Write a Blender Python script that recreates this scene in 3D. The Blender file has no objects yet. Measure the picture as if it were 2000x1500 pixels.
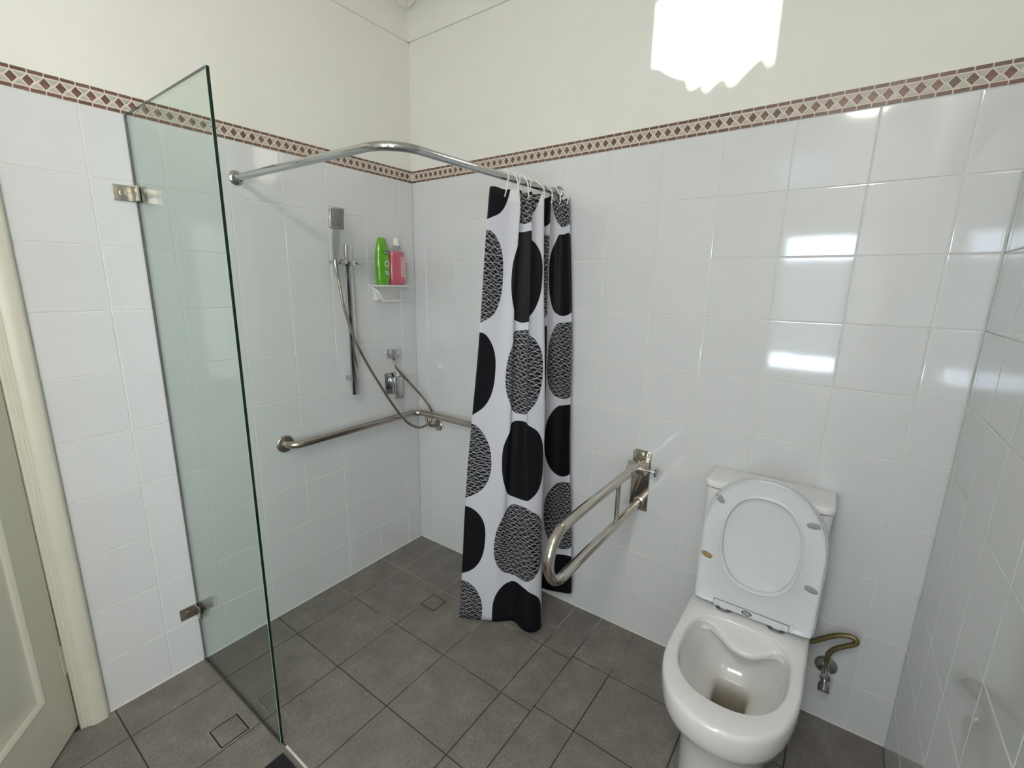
import bpy, bmesh, math, random
from mathutils import Vector, Matrix
random.seed(7)
C = bpy.context.scene.collection
SC = bpy.context.scene
W = 2.1955      # toilet wall length: x of the right wall
CEIL = 2.75
DEPTH = 3.0     # y of the window wall behind the camera is -3

# ------------------------------------------------------------------ camera, world, sun, lights, exposure
cd = bpy.data.cameras.new('camera'); cam = bpy.data.objects.new('camera', cd); C.objects.link(cam)
cam.location = (1.9, -1.7555, 1.5021)
cam.rotation_euler = (1.3504, -0.0153, 0.6384)
cd.sensor_width = 36; cd.lens = 36 * 900.13 / 2000; cd.shift_x = 15.52 / 2000; cd.shift_y = 6.9 / 2000
cd.clip_start = 0.02
SC.camera = cam
w = bpy.data.worlds.new('sky'); SC.world = w; w.use_nodes = True
w.node_tree.nodes['Background'].inputs[0].default_value = (0.72, 0.86, 1.0, 1)
w.node_tree.nodes['Background'].inputs[1].default_value = 3.0
def lamp(name, kind, loc, rot, energy, col, **k):
    l = bpy.data.lights.new(name, kind); l.energy = energy; l.color = col
    for a, b in k.items(): setattr(l, a, b)
    o = bpy.data.objects.new(name, l); o.location = loc; o.rotation_euler = rot; C.objects.link(o); return o
# low sun shining in level through the added high opening; it makes the bright patch on the toilet wall
SUN_EL = math.radians(3.0)
lamp('sun', 'SUN', (0, -6, 4), (math.pi/2 - SUN_EL, 0, 0), 14.0, (1, 0.97, 0.90), angle=math.radians(0.53))
WIN_LIGHT = lamp('daylight_through_window', 'AREA', (1.62, -3.10, 1.36), (math.pi/2, 0, 0), 48.0, (0.72, 0.84, 1.0), shape='RECTANGLE', size=0.50, size_y=1.14)
SIDE_LIGHT = lamp('added_side_fill', 'AREA', (W+0.105, -2.50, 1.32), (0, math.pi/2, 0), 18.5, (1.0, 0.965, 0.92), shape='RECTANGLE', size=1.30, size_y=0.68)  # fill lamp added at the side to brighten the shower corner
FILL = 62.0      # brightness of the added fill dome
SC.view_settings.view_transform = 'Standard'; SC.view_settings.look = 'None'
SC.view_settings.exposure = 0.0; SC.view_settings.gamma = 1.0; SC.view_settings.use_curve_mapping = False

# ------------------------------------------------------------------ materials
MATS = {}
class NT:
    def __init__(s, name):
        s.m = bpy.data.materials.new(name); s.m.use_nodes = True; s.t = s.m.node_tree; s.n = s.t.nodes; s.l = s.t.links
        s.b = s.n['Principled BSDF']; s.out = s.n['Material Output']
    def node(s, t, **k):
        x = s.n.new(t)
        for a, b in k.items(): setattr(x, a, b)
        return x
    def link(s, a, b): s.l.new(a, b)
    def math(s, op, a, b=None, c=None):
        x = s.n.new('ShaderNodeMath'); x.operation = op
        for i, v in enumerate((a, b, c)):
            if v is None: continue
            if isinstance(v, (int, float)): x.inputs[i].default_value = v
            else: s.l.new(v, x.inputs[i])
        return x.outputs[0]
    def mix(s, f, a, b):
        x = s.n.new('ShaderNodeMix'); x.data_type = 'RGBA'
        if isinstance(f, (int, float)): x.inputs[0].default_value = f
        else: s.l.new(f, x.inputs[0])
        for i, v in ((6, a), (7, b)):
            if isinstance(v, tuple): x.inputs[i].default_value = (*v, 1)
            else: s.l.new(v, x.inputs[i])
        return x.outputs[2]
    def noise(s, scale, detail=4, rough=0.6, coord='Object'):
        tc = s.n.new('ShaderNodeTexCoord'); n = s.n.new('ShaderNodeTexNoise')
        n.inputs['Scale'].default_value = scale; n.inputs['Detail'].default_value = detail; n.inputs['Roughness'].default_value = rough
        s.l.new(tc.outputs[coord], n.inputs['Vector']); return n.outputs['Fac']
    def ramp(s, f, *st):
        r = s.n.new('ShaderNodeValToRGB'); e = r.color_ramp.elements
        while len(e) < len(st): e.new(0.5)
        for i, (p, c) in enumerate(st): e[i].position = p; e[i].color = (*c, 1)
        s.l.new(f, r.inputs[0]); return r.outputs[0]
    def bump(s, h, strength=0.2, dist=0.001):
        b = s.n.new('ShaderNodeBump'); b.inputs['Strength'].default_value = strength; b.inputs['Distance'].default_value = dist
        s.l.new(h, b.inputs['Height']); s.l.new(b.outputs[0], s.b.inputs['Normal'])
def basic(name, col, rough=0.5, metal=0.0, coat=0.0, var=0.0, vscale=20, bump=0.0, bscale=200, bdist=0.0005, spec=0.5, rnd=0.0):
    t = NT(name); t.b.inputs['Roughness'].default_value = rough; t.b.inputs['Metallic'].default_value = metal
    t.b.inputs['Coat Weight'].default_value = coat; t.b.inputs['Coat Roughness'].default_value = 0.03
    t.b.inputs['Specular IOR Level'].default_value = spec
    dark = tuple(c * (1 - var) for c in col); lite = tuple(min(1, c * (1 + var)) for c in col)
    c = t.ramp(t.noise(vscale), (0.3, dark), (0.7, lite))
    if rnd:
        oi = t.node('ShaderNodeObjectInfo')
        c = t.mix(t.math('MULTIPLY', oi.outputs['Random'], rnd), c, tuple(x * 0.55 for x in col))
    t.link(c, t.b.inputs['Base Color'])
    if bump: t.bump(t.noise(bscale), bump, bdist)
    MATS[name] = t.m; return t.m
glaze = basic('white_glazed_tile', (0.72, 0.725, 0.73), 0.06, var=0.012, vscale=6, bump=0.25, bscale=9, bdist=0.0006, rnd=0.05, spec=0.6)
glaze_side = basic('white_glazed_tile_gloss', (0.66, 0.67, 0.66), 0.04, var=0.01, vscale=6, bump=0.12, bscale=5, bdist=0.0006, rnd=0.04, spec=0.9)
grout = basic('white_grout', (0.76, 0.75, 0.72), 0.85, var=0.06, vscale=40, bump=0.3, bscale=500)
paint = basic('cream_wall_paint', (0.84, 0.825, 0.765), 0.55, var=0.015, vscale=8, bump=0.25, bscale=25, bdist=0.0012)
ceilp = basic('white_ceiling_paint', (0.82, 0.80, 0.74), 0.7, var=0.01, bump=0.2, bscale=60)
gloss_paint = basic('cream_gloss_door_paint', (0.68, 0.655, 0.55), 0.32, var=0.03, vscale=7, bump=0.35, bscale=30, bdist=0.0012)
brown = basic('brown_marble', (0.205, 0.112, 0.085), 0.35, var=0.45, vscale=60, rnd=0.75)
pale = basic('pale_green_marble', (0.50, 0.49, 0.42), 0.35, var=0.12, vscale=60, rnd=0.25)
mosaic_grout = basic('pinkish_mosaic_grout', (0.78, 0.68, 0.60), 0.8, var=0.05)
ceramic = basic('white_vitreous_china', (0.82, 0.81, 0.795), 0.08, var=0.01, coat=0.5, bump=0.04, bscale=6)
seatp = basic('white_seat_plastic', (0.74, 0.755, 0.78), 0.14, var=0.01)
chrome = basic('chrome', (0.50, 0.50, 0.50), 0.07, metal=1, var=0.03)
polished = basic('polished_stainless_steel', (0.54, 0.50, 0.45), 0.12, metal=1, var=0.08, vscale=12)
brushed = basic('brushed_stainless_steel', (0.46, 0.41, 0.36), 0.27, metal=1, var=0.12, vscale=15)
nickel = basic('satin_nickel', (0.50, 0.47, 0.41), 0.25, metal=1, var=0.1, vscale=30)
white_pl = basic('white_plastic', (0.80, 0.79, 0.75), 0.3, var=0.01)
greyrub = basic('grey_rubber', (0.33, 0.34, 0.35), 0.6, var=0.06)
amber = basic('rusty_yellow_rubber', (0.36, 0.24, 0.09), 0.55, var=0.5, vscale=120)
dark = basic('black_gap', (0.012, 0.010, 0.010), 0.8, var=0.1)
blackrub = basic('black_rubber', (0.01, 0.01, 0.014), 0.7, var=0.2, bump=0.4, bscale=400)
brass = basic('tarnished_braid', (0.23, 0.19, 0.09), 0.42, metal=0.75, var=0.3, vscale=150, bump=0.4, bscale=900)
nozz = basic('dark_grey_nozzle', (0.03, 0.03, 0.03), 0.5)
water = basic('stained_trap', (0.42, 0.38, 0.29), 0.12, var=0.2, vscale=30)
olive = basic('grubby_sealant', (0.10, 0.095, 0.07), 0.6, var=0.3, vscale=30)
def trap_mat():  # limescale tint, with the throat's shade painted in darker downwards
    t = NT('limescale_and_shade_china'); g = t.node('ShaderNodeNewGeometry'); sp = t.node('ShaderNodeSeparateXYZ'); t.link(g.outputs['Position'], sp.inputs[0])
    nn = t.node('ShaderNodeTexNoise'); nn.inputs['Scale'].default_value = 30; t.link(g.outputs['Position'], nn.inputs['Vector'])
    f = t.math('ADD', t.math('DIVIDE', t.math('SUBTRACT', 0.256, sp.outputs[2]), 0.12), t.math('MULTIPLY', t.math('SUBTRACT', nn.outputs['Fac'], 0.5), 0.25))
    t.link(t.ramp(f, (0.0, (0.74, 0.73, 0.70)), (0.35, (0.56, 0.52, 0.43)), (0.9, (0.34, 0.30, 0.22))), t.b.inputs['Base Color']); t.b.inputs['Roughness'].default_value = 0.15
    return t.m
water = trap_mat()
chalk = basic('white_caulk', (0.72, 0.71, 0.66), 0.6, var=0.1, vscale=40)
plaster = basic('white_outdoor_render', (0.55, 0.52, 0.47), 0.9, var=0.08)
ground_m = basic('pale_concrete_paving', (0.5, 0.48, 0.45), 0.9, var=0.1)
# floor tile stone
def floor_mat():
    t = NT('taupe_stone_floor_tile')
    n1 = t.noise(7, 6, 0.7, 'Generated'); tc = t.node('ShaderNodeTexCoord'); geo = t.node('ShaderNodeNewGeometry')
    n2 = t.node('ShaderNodeTexNoise'); n2.inputs['Scale'].default_value = 9; n2.inputs['Detail'].default_value = 8; n2.inputs['Roughness'].default_value = 0.68
    t.link(geo.outputs['Position'], n2.inputs['Vector'])
    n3 = t.node('ShaderNodeTexNoise'); n3.inputs['Scale'].default_value = 170; n3.inputs['Detail'].default_value = 3
    t.link(geo.outputs['Position'], n3.inputs['Vector'])
    a = t.ramp(n2.outputs['Fac'], (0.3, (0.172, 0.148, 0.132)), (0.55, (0.220, 0.195, 0.175)), (0.75, (0.280, 0.257, 0.232)))
    b = t.ramp(n3.outputs['Fac'], (0.35, (0.80, 0.80, 0.80)), (0.65, (1.12, 1.12, 1.12)))
    m = t.node('ShaderNodeMix', data_type='RGBA', blend_type='MULTIPLY'); m.inputs[0].default_value = 1
    t.link(a, m.inputs[6]); t.link(b, m.inputs[7]); t.link(m.outputs[2], t.b.inputs['Base Color'])
    t.b.inputs['Roughness'].default_value = 0.5
    t.bump(n3.outputs['Fac'], 0.25, 0.0008); return t.m
floor_m = floor_mat()
def floor_grout_mat():
    t = NT('patchy_floor_grout'); geo = t.node('ShaderNodeNewGeometry'); n = t.node('ShaderNodeTexNoise')
    n.inputs['Scale'].default_value = 3.2; n.inputs['Detail'].default_value = 4; t.link(geo.outputs['Position'], n.inputs['Vector'])
    sp = t.node('ShaderNodeSeparateXYZ'); t.link(geo.outputs['Position'], sp.inputs[0])      # scrubbed pale in the shower, dirty elsewhere
    clean = t.math('MULTIPLY', t.math('SUBTRACT', t.math('ADD', sp.outputs[1], 0.75), t.math('MULTIPLY', sp.outputs[0], 0.45)), 0.45)
    t.link(t.ramp(t.math('ADD', n.outputs['Fac'], clean), (0.42, (0.045, 0.036, 0.030)), (0.54, (0.14, 0.12, 0.105)), (0.62, (0.42, 0.38, 0.33))), t.b.inputs['Base Color'])
    t.b.inputs['Roughness'].default_value = 0.9; return t.m
floor_grout = floor_grout_mat()
def glass_mat(name, tint, refl=1.0, ior=1.5, rough=0.0):
    t = NT(name); t.n.remove(t.b)
    tr = t.node('ShaderNodeBsdfTransparent'); tr.inputs[0].default_value = (*tint, 1)
    gl = t.node('ShaderNodeBsdfGlossy'); gl.inputs['Roughness'].default_value = rough
    lw = t.node('ShaderNodeLayerWeight'); lw.inputs['Blend'].default_value = 0.5     # Schlick reflection, the same from both sides
    sch = t.math('ADD', 0.04, t.math('MULTIPLY', t.math('POWER', lw.outputs['Facing'], 5.0), 0.96))
    mx = t.node('ShaderNodeMixShader'); t.link(t.math('MULTIPLY', sch, refl), mx.inputs[0])
    t.link(tr.outputs[0], mx.inputs[1]); t.link(gl.outputs[0], mx.inputs[2]); t.link(mx.outputs[0], t.out.inputs[0]); return t.m
glass = glass_mat('green_tinted_toughened_glass', (0.915, 0.962, 0.935))
glass_edge = basic('dark_green_glass_edge', (0.004, 0.014, 0.009), 0.1, var=0.3)
glass_arris = basic('pale_green_glass_arris', (0.45, 0.70, 0.58), 0.3)
clear = glass_mat('clear_window_glass', (0.97, 0.98, 0.98))
def frosted_mat():
    t = NT('frosted_window_glass'); t.b.inputs['Base Color'].default_value = (0.75, 0.77, 0.76, 1)
    t.b.inputs['Roughness'].default_value = 0.6; t.b.inputs['Transmission Weight'].default_value = 0.0
    tl = t.node('ShaderNodeBsdfTranslucent'); tl.inputs[0].default_value = (0.5, 0.52, 0.5, 1)
    mx = t.node('ShaderNodeMixShader'); mx.inputs[0].default_value = 0.5
    t.link(t.b.outputs[0], mx.inputs[1]); t.link(tl.outputs[0], mx.inputs[2]); t.link(mx.outputs[0], t.out.inputs[0]); return t.m
frosted = frosted_mat()
def liquid(name, col, sub):
    t = NT(name); t.b.inputs['Base Color'].default_value = (*col, 1); t.b.inputs['Roughness'].default_value = 0.15
    t.b.inputs['Subsurface Weight'].default_value = sub; t.b.inputs['Subsurface Scale'].default_value = 0.01
    t.b.inputs['Coat Weight'].default_value = 0.6
    n = t.noise(30); t.link(t.mix(t.math('MULTIPLY', n, 0.3), col, tuple(c * 0.6 for c in col)), t.b.inputs['Base Color']); return t.m
green_m = liquid('lime_green_plastic', (0.13, 0.42, 0.015), 0.15)
pink_m = liquid('pink_shower_gel', (0.62, 0.13, 0.19), 0.25)
clear_pl = glass_mat('clear_plastic', (0.93, 0.90, 0.90), 1.3)
dkgreen = basic('dark_green_print', (0.01, 0.09, 0.03), 0.4)
white_ink = basic('white_print', (0.85, 0.9, 0.8), 0.4)
kiwi = basic('kiwi_green_print', (0.35, 0.55, 0.1), 0.4)
pinkink = basic('pale_pink_print', (0.85, 0.55, 0.57), 0.4)
orange = basic('pale_orange_print', (0.85, 0.55, 0.30), 0.4)
silver_pr = basic('grey_badge', (0.28, 0.30, 0.33), 0.35)

def curtain_mat():
    t = NT('white_curtain_with_black_ovals')
    uv = t.node('ShaderNodeUVMap'); uv.uv_map = 'UVMap'
    sep = t.node('ShaderNodeSeparateXYZ'); t.link(uv.outputs[0], sep.inputs[0]); u, v = sep.outputs[0], sep.outputs[1]
    nz = t.node('ShaderNodeTexNoise'); nz.inputs['Scale'].default_value = 3.0; nz.inputs['Detail'].default_value = 0
    t.link(uv.outputs[0], nz.inputs['Vector']); wob = t.math('MULTIPLY', t.math('SUBTRACT', nz.outputs['Fac'], 0.5), 0.05)
    U = t.math('DIVIDE', t.math('ADD', u, 0.23), 0.36); j = t.math('FLOOR', U)
    du = t.math('MULTIPLY', t.math('SUBTRACT', t.math('FRACT', U), 0.5), 0.36)
    V = t.math('DIVIDE', t.math('SUBTRACT', 1.706 + 3.62, v), 0.362); k = t.math('FLOOR', V)
    dv = t.math('MULTIPLY', t.math('SUBTRACT', t.math('FRACT', V), 0.5), 0.362)
    du = t.math('ADD', du, wob)
    a = t.math('POWER', t.math('ABSOLUTE', t.math('DIVIDE', du, 0.158)), 2.5)
    b = t.math('POWER', t.math('ABSOLUTE', t.math('DIVIDE', dv, 0.167)), 2.5)
    oval = t.math('LESS_THAN', t.math('ADD', a, b), 1.0)
    scr = t.math('LESS_THAN', t.math('MODULO', t.math('ADD', j, k), 2.0), 0.5)   # scribbled or solid
    lines = None      # pencil-like hatching: long thin wavering strokes in several directions
    for slope, per, wd, namp, nsc in ((0.28, 0.0130, 0.105, 0.014, 5), (-0.20, 0.021, 0.065, 0.018, 5), (-0.62, 0.025, 0.055, 0.014, 7), (0.85, 0.034, 0.045, 0.010, 6)):
        nz2 = t.node('ShaderNodeTexNoise'); nz2.inputs['Scale'].default_value = nsc; nz2.inputs['Detail'].default_value = 1.0; t.link(uv.outputs[0], nz2.inputs['Vector'])
        yy = t.math('ADD', t.math('ADD', v, t.math('MULTIPLY', u, slope)), t.math('MULTIPLY', nz2.outputs['Fac'], namp*4))
        ln = t.math('LESS_THAN', t.math('FRACT', t.math('DIVIDE', yy, per)), wd)
        lines = ln if lines is None else t.math('MAXIMUM', lines, ln)
    blackness = t.math('MULTIPLY', oval, t.math('SUBTRACT', 1.0, t.math('MULTIPLY', t.math('MULTIPLY', scr, lines), 0.78)))
    hem = t.math('GREATER_THAN', v, 1.788)
    base = t.mix(hem, (0.74, 0.74, 0.80), (0.84, 0.84, 0.85))
    t.link(t.mix(blackness, base, (0.008, 0.008, 0.011)), t.b.inputs['Base Color'])
    t.b.inputs['Roughness'].default_value = 0.5; t.b.inputs['Specular IOR Level'].default_value = 0.2
    tl = t.node('ShaderNodeBsdfTranslucent'); t.link(t.mix(blackness, (0.6, 0.6, 0.66), (0.0, 0.0, 0.0)), tl.inputs[0])
    mx = t.node('ShaderNodeMixShader'); mx.inputs[0].default_value = 0.2
    t.link(t.b.outputs[0], mx.inputs[1]); t.link(tl.outputs[0], mx.inputs[2]); t.link(mx.outputs[0], t.out.inputs[0])
    return t.m
curtain_m = curtain_mat()

# ------------------------------------------------------------------ geometry helpers
def add_box(bm, x0, x1, y0, y1, z0, z1, bev=0.0, seg=2, mi=0):
    t = bmesh.new(); bmesh.ops.create_cube(t, size=1)
    for v in t.verts: v.co = Vector(((x0+x1)/2 + v.co.x*(x1-x0), (y0+y1)/2 + v.co.y*(y1-y0), (z0+z1)/2 + v.co.z*(z1-z0)))
    if bev: bmesh.ops.bevel(t, geom=list(t.edges), offset=bev, segments=seg, affect='EDGES', profile=0.5, clamp_overlap=True)
    for f in t.faces: f.material_index = mi
    join(bm, t)
def join(bm, t, M=None):
    if M is not None: bmesh.ops.transform(t, matrix=M, verts=t.verts)
    mp = {v: bm.verts.new(v.co) for v in t.verts}
    for f in t.faces:
        nf = bm.faces.new([mp[v] for v in f.verts]); nf.material_index = f.material_index; nf.smooth = f.smooth
    t.free()
def loft(bm, loops, cap0=True, cap1=True, closed=True, mi=0):
    rows = [[bm.verts.new(p) for p in L] for L in loops]; n = len(rows[0])
    for a, b in zip(rows, rows[1:]):
        for i in range(n if closed else n - 1):
            f = bm.faces.new((a[i], a[(i+1) % n], b[(i+1) % n], b[i])); f.material_index = mi
    if cap0: bm.faces.new(rows[0][::-1]).material_index = mi
    if cap1: bm.faces.new(rows[-1]).material_index = mi
    return rows
def smooth_path(pts, n=10):
    pts = [Vector(p) for p in pts]; out = []
    P = [pts[0]*2 - pts[1]] + pts + [pts[-1]*2 - pts[-2]]
    for i in range(1, len(P) - 2):
        for k in range(n):
            t = k / n; p0, p1, p2, p3 = P[i-1:i+3]
            out.append(0.5*((2*p1) + (p2-p0)*t + (2*p0-5*p1+4*p2-p3)*t*t + (3*p1-p0-3*p2+p3)*t**3))
    out.append(pts[-1]); return out
def fillet(pts, r, n=8):
    pts = [Vector(p) for p in pts]; rr = r if isinstance(r, (list, tuple)) else [r]*len(pts); out = [pts[0]]
    for i in range(1, len(pts)-1):
        a = (pts[i-1]-pts[i]).normalized(); b = (pts[i+1]-pts[i]).normalized(); ang = a.angle(b); d = rr[i]/math.tan(ang/2)
        c = pts[i] + (a+b).normalized()*(rr[i]/math.sin(ang/2)); s = pts[i]+a*d - c; e = pts[i]+b*d - c
        if rr[i] < 1e-6: out.append(pts[i]); continue
        for k in range(n+1): out.append(c + s.normalized().slerp(e.normalized(), k/n)*rr[i])
    out.append(pts[-1]); return out
def tube(bm, pts, r, seg=16, mi=0, caps=True):
    pts = [Vector(p) for p in pts]; loops = []
    T = (pts[1]-pts[0]).normalized(); N = T.orthogonal().normalized()
    for i, p in enumerate(pts):
        t2 = (pts[min(i+1, len(pts)-1)] - pts[max(i-1, 0)]).normalized()
        q = T.rotation_difference(t2); N = (q @ N).normalized(); T = t2; B = T.cross(N)
        rad = r[i] if isinstance(r, (list, tuple)) else r
        loops.append([p + (N*math.cos(2*math.pi*k/seg) + B*math.sin(2*math.pi*k/seg))*rad for k in range(seg)])
    loft(bm, loops, caps, caps, mi=mi)
def lathe(bm, prof, center, axis, seg=24, mi=0):
    axis = Vector(axis).normalized(); N = axis.orthogonal().normalized(); B = axis.cross(N); c = Vector(center)
    loft(bm, [[c + axis*h + (N*math.cos(2*math.pi*k/seg)+B*math.sin(2*math.pi*k/seg))*max(r, 1e-5) for k in range(seg)] for r, h in prof], mi=mi)
def obj(name, bm, mats, parent=None, smooth=True, angle=40):
    bmesh.ops.recalc_face_normals(bm, faces=bm.faces[:])
    me = bpy.data.meshes.new(name); bm.to_mesh(me); bm.free()
    for m in (mats if isinstance(mats, (list, tuple)) else [mats]): me.materials.append(m)
    if smooth:
        me.shade_smooth(); me.set_sharp_from_angle(angle=math.radians(angle))
    o = bpy.data.objects.new(name, me); C.objects.link(o)
    if parent: o.parent = parent
    return o
def tag(o, label=None, cat=None, group=None, kind=None):
    if label: o['label'] = label
    if cat: o['category'] = cat
    if group: o['group'] = group
    if kind: o['kind'] = kind
    return o
def thing(name, label, cat, loc=(0, 0, 0), group=None):
    o = bpy.data.objects.new(name, None); o.location = loc; o.empty_display_size = 0.05; C.objects.link(o); return tag(o, label, cat, group)
def part(name, bm, mats, parent, label=None, **k):
    """mesh given in world coordinates, parented to a thing that stands at its own base"""
    bmesh.ops.translate(bm, vec=-world_loc(parent), verts=bm.verts)
    o = obj(name, bm, mats, parent, **k)
    if label: o['label'] = label
    return o
def world_loc(o):
    l = Vector((0, 0, 0))
    while o is not None: l += Vector(o.location); o = o.parent
    return l
def inst(me, name, M, parent):
    o = bpy.data.objects.new(name, me); o.matrix_basis = M; o.parent = parent; C.objects.link(o); return o
def B(): return bmesh.new()
def boxpart(name, dims, m, parent, bev=0.0, label=None, **k):
    bm = B(); add_box(bm, *dims, bev); return part(name, bm, m, parent, label, **k)

# ------------------------------------------------------------------ the shell of the room
def struct(name, bm, m, **k):
    o = obj(name, bm, m, **k); o['kind'] = 'structure'; return o
REC = 0.0016; T = 0.12; TOPZ = 2.0565
# left wall (shower wall): tiled part, door opening, painted part above
OPY0, OPY1, OPZ = -1.566, -2.36, 2.03
bm = B()
add_box(bm, -T, -REC, -1.566, T, -0.1, TOPZ, mi=0)
add_box(bm, -T, 0.0, -1.566, T, TOPZ, CEIL+0.1, mi=1)
add_box(bm, -T, 0.0, -2.36, -1.566, OPZ+0.0, CEIL+0.1, mi=1)
add_box(bm, -T, 0.0, -DEPTH-T, -2.36, -0.1, CEIL+0.1, mi=1)
wall_left = struct('wall_left', bm, [grout, paint], smooth=False)
bm = B()
add_box(bm, 0, W+T, REC, T, -0.1, TOPZ, mi=0); add_box(bm, 0, W+T, 0, T, TOPZ, CEIL+0.1, mi=1)
wall_back = struct('wall_back', bm, [grout, paint], smooth=False)
bm = B()
SY0, SY1, SZ0, SZ1 = -2.85, -2.15, 0.66, 1.98        # opening added beside the camera for side fill
for y0, y1, z0, z1 in ((SY1, REC, -0.1, TOPZ), (-DEPTH-T, SY0, -0.1, TOPZ), (SY0, SY1, -0.1, SZ0), (SY0, SY1, SZ1, TOPZ)):
    add_box(bm, W+REC, W+T, y0, y1, z0, z1, mi=0)
add_box(bm, W, W+T, -DEPTH-T, 0, TOPZ, CEIL+0.1, mi=1)
wall_right = struct('wall_right', bm, [grout, paint], smooth=False)
# window wall behind the camera with its window opening and the added sun opening
bm = B(); WX0, WX1, WZ0, WZ1 = 1.36, 1.88, 0.79, 1.96; HX0, HX1, HZ0, HZ1 = 1.23, 1.60, 2.24, 2.62
for x0, x1, z0, z1 in ((0, WX0, -.1, WZ1), (WX1, W, -.1, WZ1), (WX0, WX1, -.1, WZ0), (0, W, WZ1, HZ0), (0, HX0, HZ0, HZ1), (HX1, W, HZ0, HZ1), (0, W, HZ1, CEIL+.1)):
    add_box(bm, x0, x1, -DEPTH-T, -DEPTH, z0, z1)
wall_front = struct('wall_front', bm, paint, smooth=False)
bm = B(); add_box(bm, -1.1, W+T, -DEPTH-T, T, CEIL, CEIL+0.1); struct('ceiling', bm, ceilp, smooth=False)
# hallway beyond the open door
bm = B(); add_box(bm, -1.1, -1.0, -DEPTH-T, T, -.1, CEIL+.1); add_box(bm, -1.0, -T, -1.3, -1.2, -.1, CEIL+.1); add_box(bm, -1.0, -T, -DEPTH-T, -DEPTH, -.1, CEIL+.1)
struct('wall_hall', bm, paint, smooth=False)

# floor slab, falling slightly towards the shower
bm = B(); add_box(bm, -1.0, W+.05, -DEPTH, 0.03, -0.09, -0.0012)
floor = struct('floor', bm, floor_grout, smooth=False)
floor.location = (0, 0, 0.0045); floor.rotation_euler = (0, -math.atan(0.009), 0)

# ------------------------------------------------------------------ tiles
def plate(w_, h_, t=REC, bev=0.0014, mats=None, name='tile'):
    """tile in local XY, face towards +Z, back at z=-t"""
    bm = B(); a, b = w_/2, h_/2
    def L(i, z): return [(-a+i, -b+i, z), (a-i, -b+i, z), (a-i, b-i, z), (-a+i, b-i, z)]
    loft(bm, [L(0, -t), L(0, -bev*0.55), L(bev*0.45, -bev*0.12), L(bev*1.6, 0)], cap0=False)
    me = bpy.data.meshes.new(name); bmesh.ops.recalc_face_normals(bm, faces=bm.faces[:]); bm.to_mesh(me); bm.free()
    me.materials.append(mats); return me
def frame_m(wall, s, z, d=0.0):
    """matrix of a piece centred at distance s from the room corner and height z, proud by d"""
    if wall == 'L': X, N, o = Vector((0, 1, 0)), Vector((1, 0, 0)), Vector((d, -s, z))
    elif wall == 'B': X, N, o = Vector((1, 0, 0)), Vector((0, -1, 0)), Vector((s, -d, z))
    else: X, N, o = Vector((0, -1, 0)), Vector((-1, 0, 0)), Vector((W-d, -s, z))
    M = Matrix((X, Vector((0, 0, 1)), N)).transposed().to_4x4(); M.translation = o; return M
cache = {}
G = 0.0034
def tile_wall(wall, parent, cols, m):
    for a, b in zip(cols, cols[1:]):
        for k in range(10):
            w_, h_ = b-a-G, 0.2-G
            if k == 0: h_ = 0.2-G
            key = (round(w_, 4), round(h_, 4), m.name)
            if key not in cache: cache[key] = plate(w_, h_, mats=m)
            M = frame_m(wall, (a+b)/2, 0.2*k+0.1, random.uniform(-0.0003, 0.0002))
            M = M @ Matrix.Rotation(random.uniform(-.0009, .0009), 4, 'X') @ Matrix.Rotation(random.uniform(-.0009, .0009), 4, 'Y')
            inst(cache[key], 'wall_tile', M, parent)
tile_wall('L', wall_left, [0.0] + [0.103+0.2*i for i in range(7)] + [1.501], glaze)
tile_wall('B', wall_back, [0.0] + [0.0904+0.2*i for i in range(11)] + [W], glaze)
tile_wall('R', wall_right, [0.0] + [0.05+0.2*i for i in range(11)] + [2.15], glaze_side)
# floor tiles: the shower/left grid and the grid beside the toilet
fc = {}
def ftile(x0, x1, y0, y1):
    g = 0.0040; key = (round(x1-x0, 4), round(y1-y0, 4))
    if key not in fc: fc[key] = plate(x1-x0-g, y1-y0-g, 0.0013, 0.0009, floor_m, 'floor_tile')
    inst(fc[key], 'floor_tile', Matrix.Translation(((x0+x1)/2, (y0+y1)/2, 0)), floor)
xa = [0.0, 0.170, 0.465, 0.760, 1.055, 1.187]; ya = [-0.303-0.295*i for i in range(9)]
ya = [0.0] + ya + [-DEPTH]
for a, b in zip(xa, xa[1:]):
    for c, d in zip(ya, ya[1:]): ftile(a, b, d, c)
xb = [1.187, 1.346, 1.641, 1.936, W]; yb = [0.0] + [-0.283-0.289*i for i in range(9)] + [-DEPTH]
for a, b in zip(xb, xb[1:]):
    for c, d in zip(yb, yb[1:]): ftile(a, b, d, c)
def fz(x): return 0.0045 + 0.009*x
# white sealant line carrying the glass screen's line across the floor
bm = B(); add_box(bm, 0.615, 1.05, -1.1915, -1.1845, -.001, 0.0012, 0.0005)
o = obj('sealant_strip', bm, chalk, floor); o['label'] = 'white sealant line in front of the glass screen'

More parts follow.
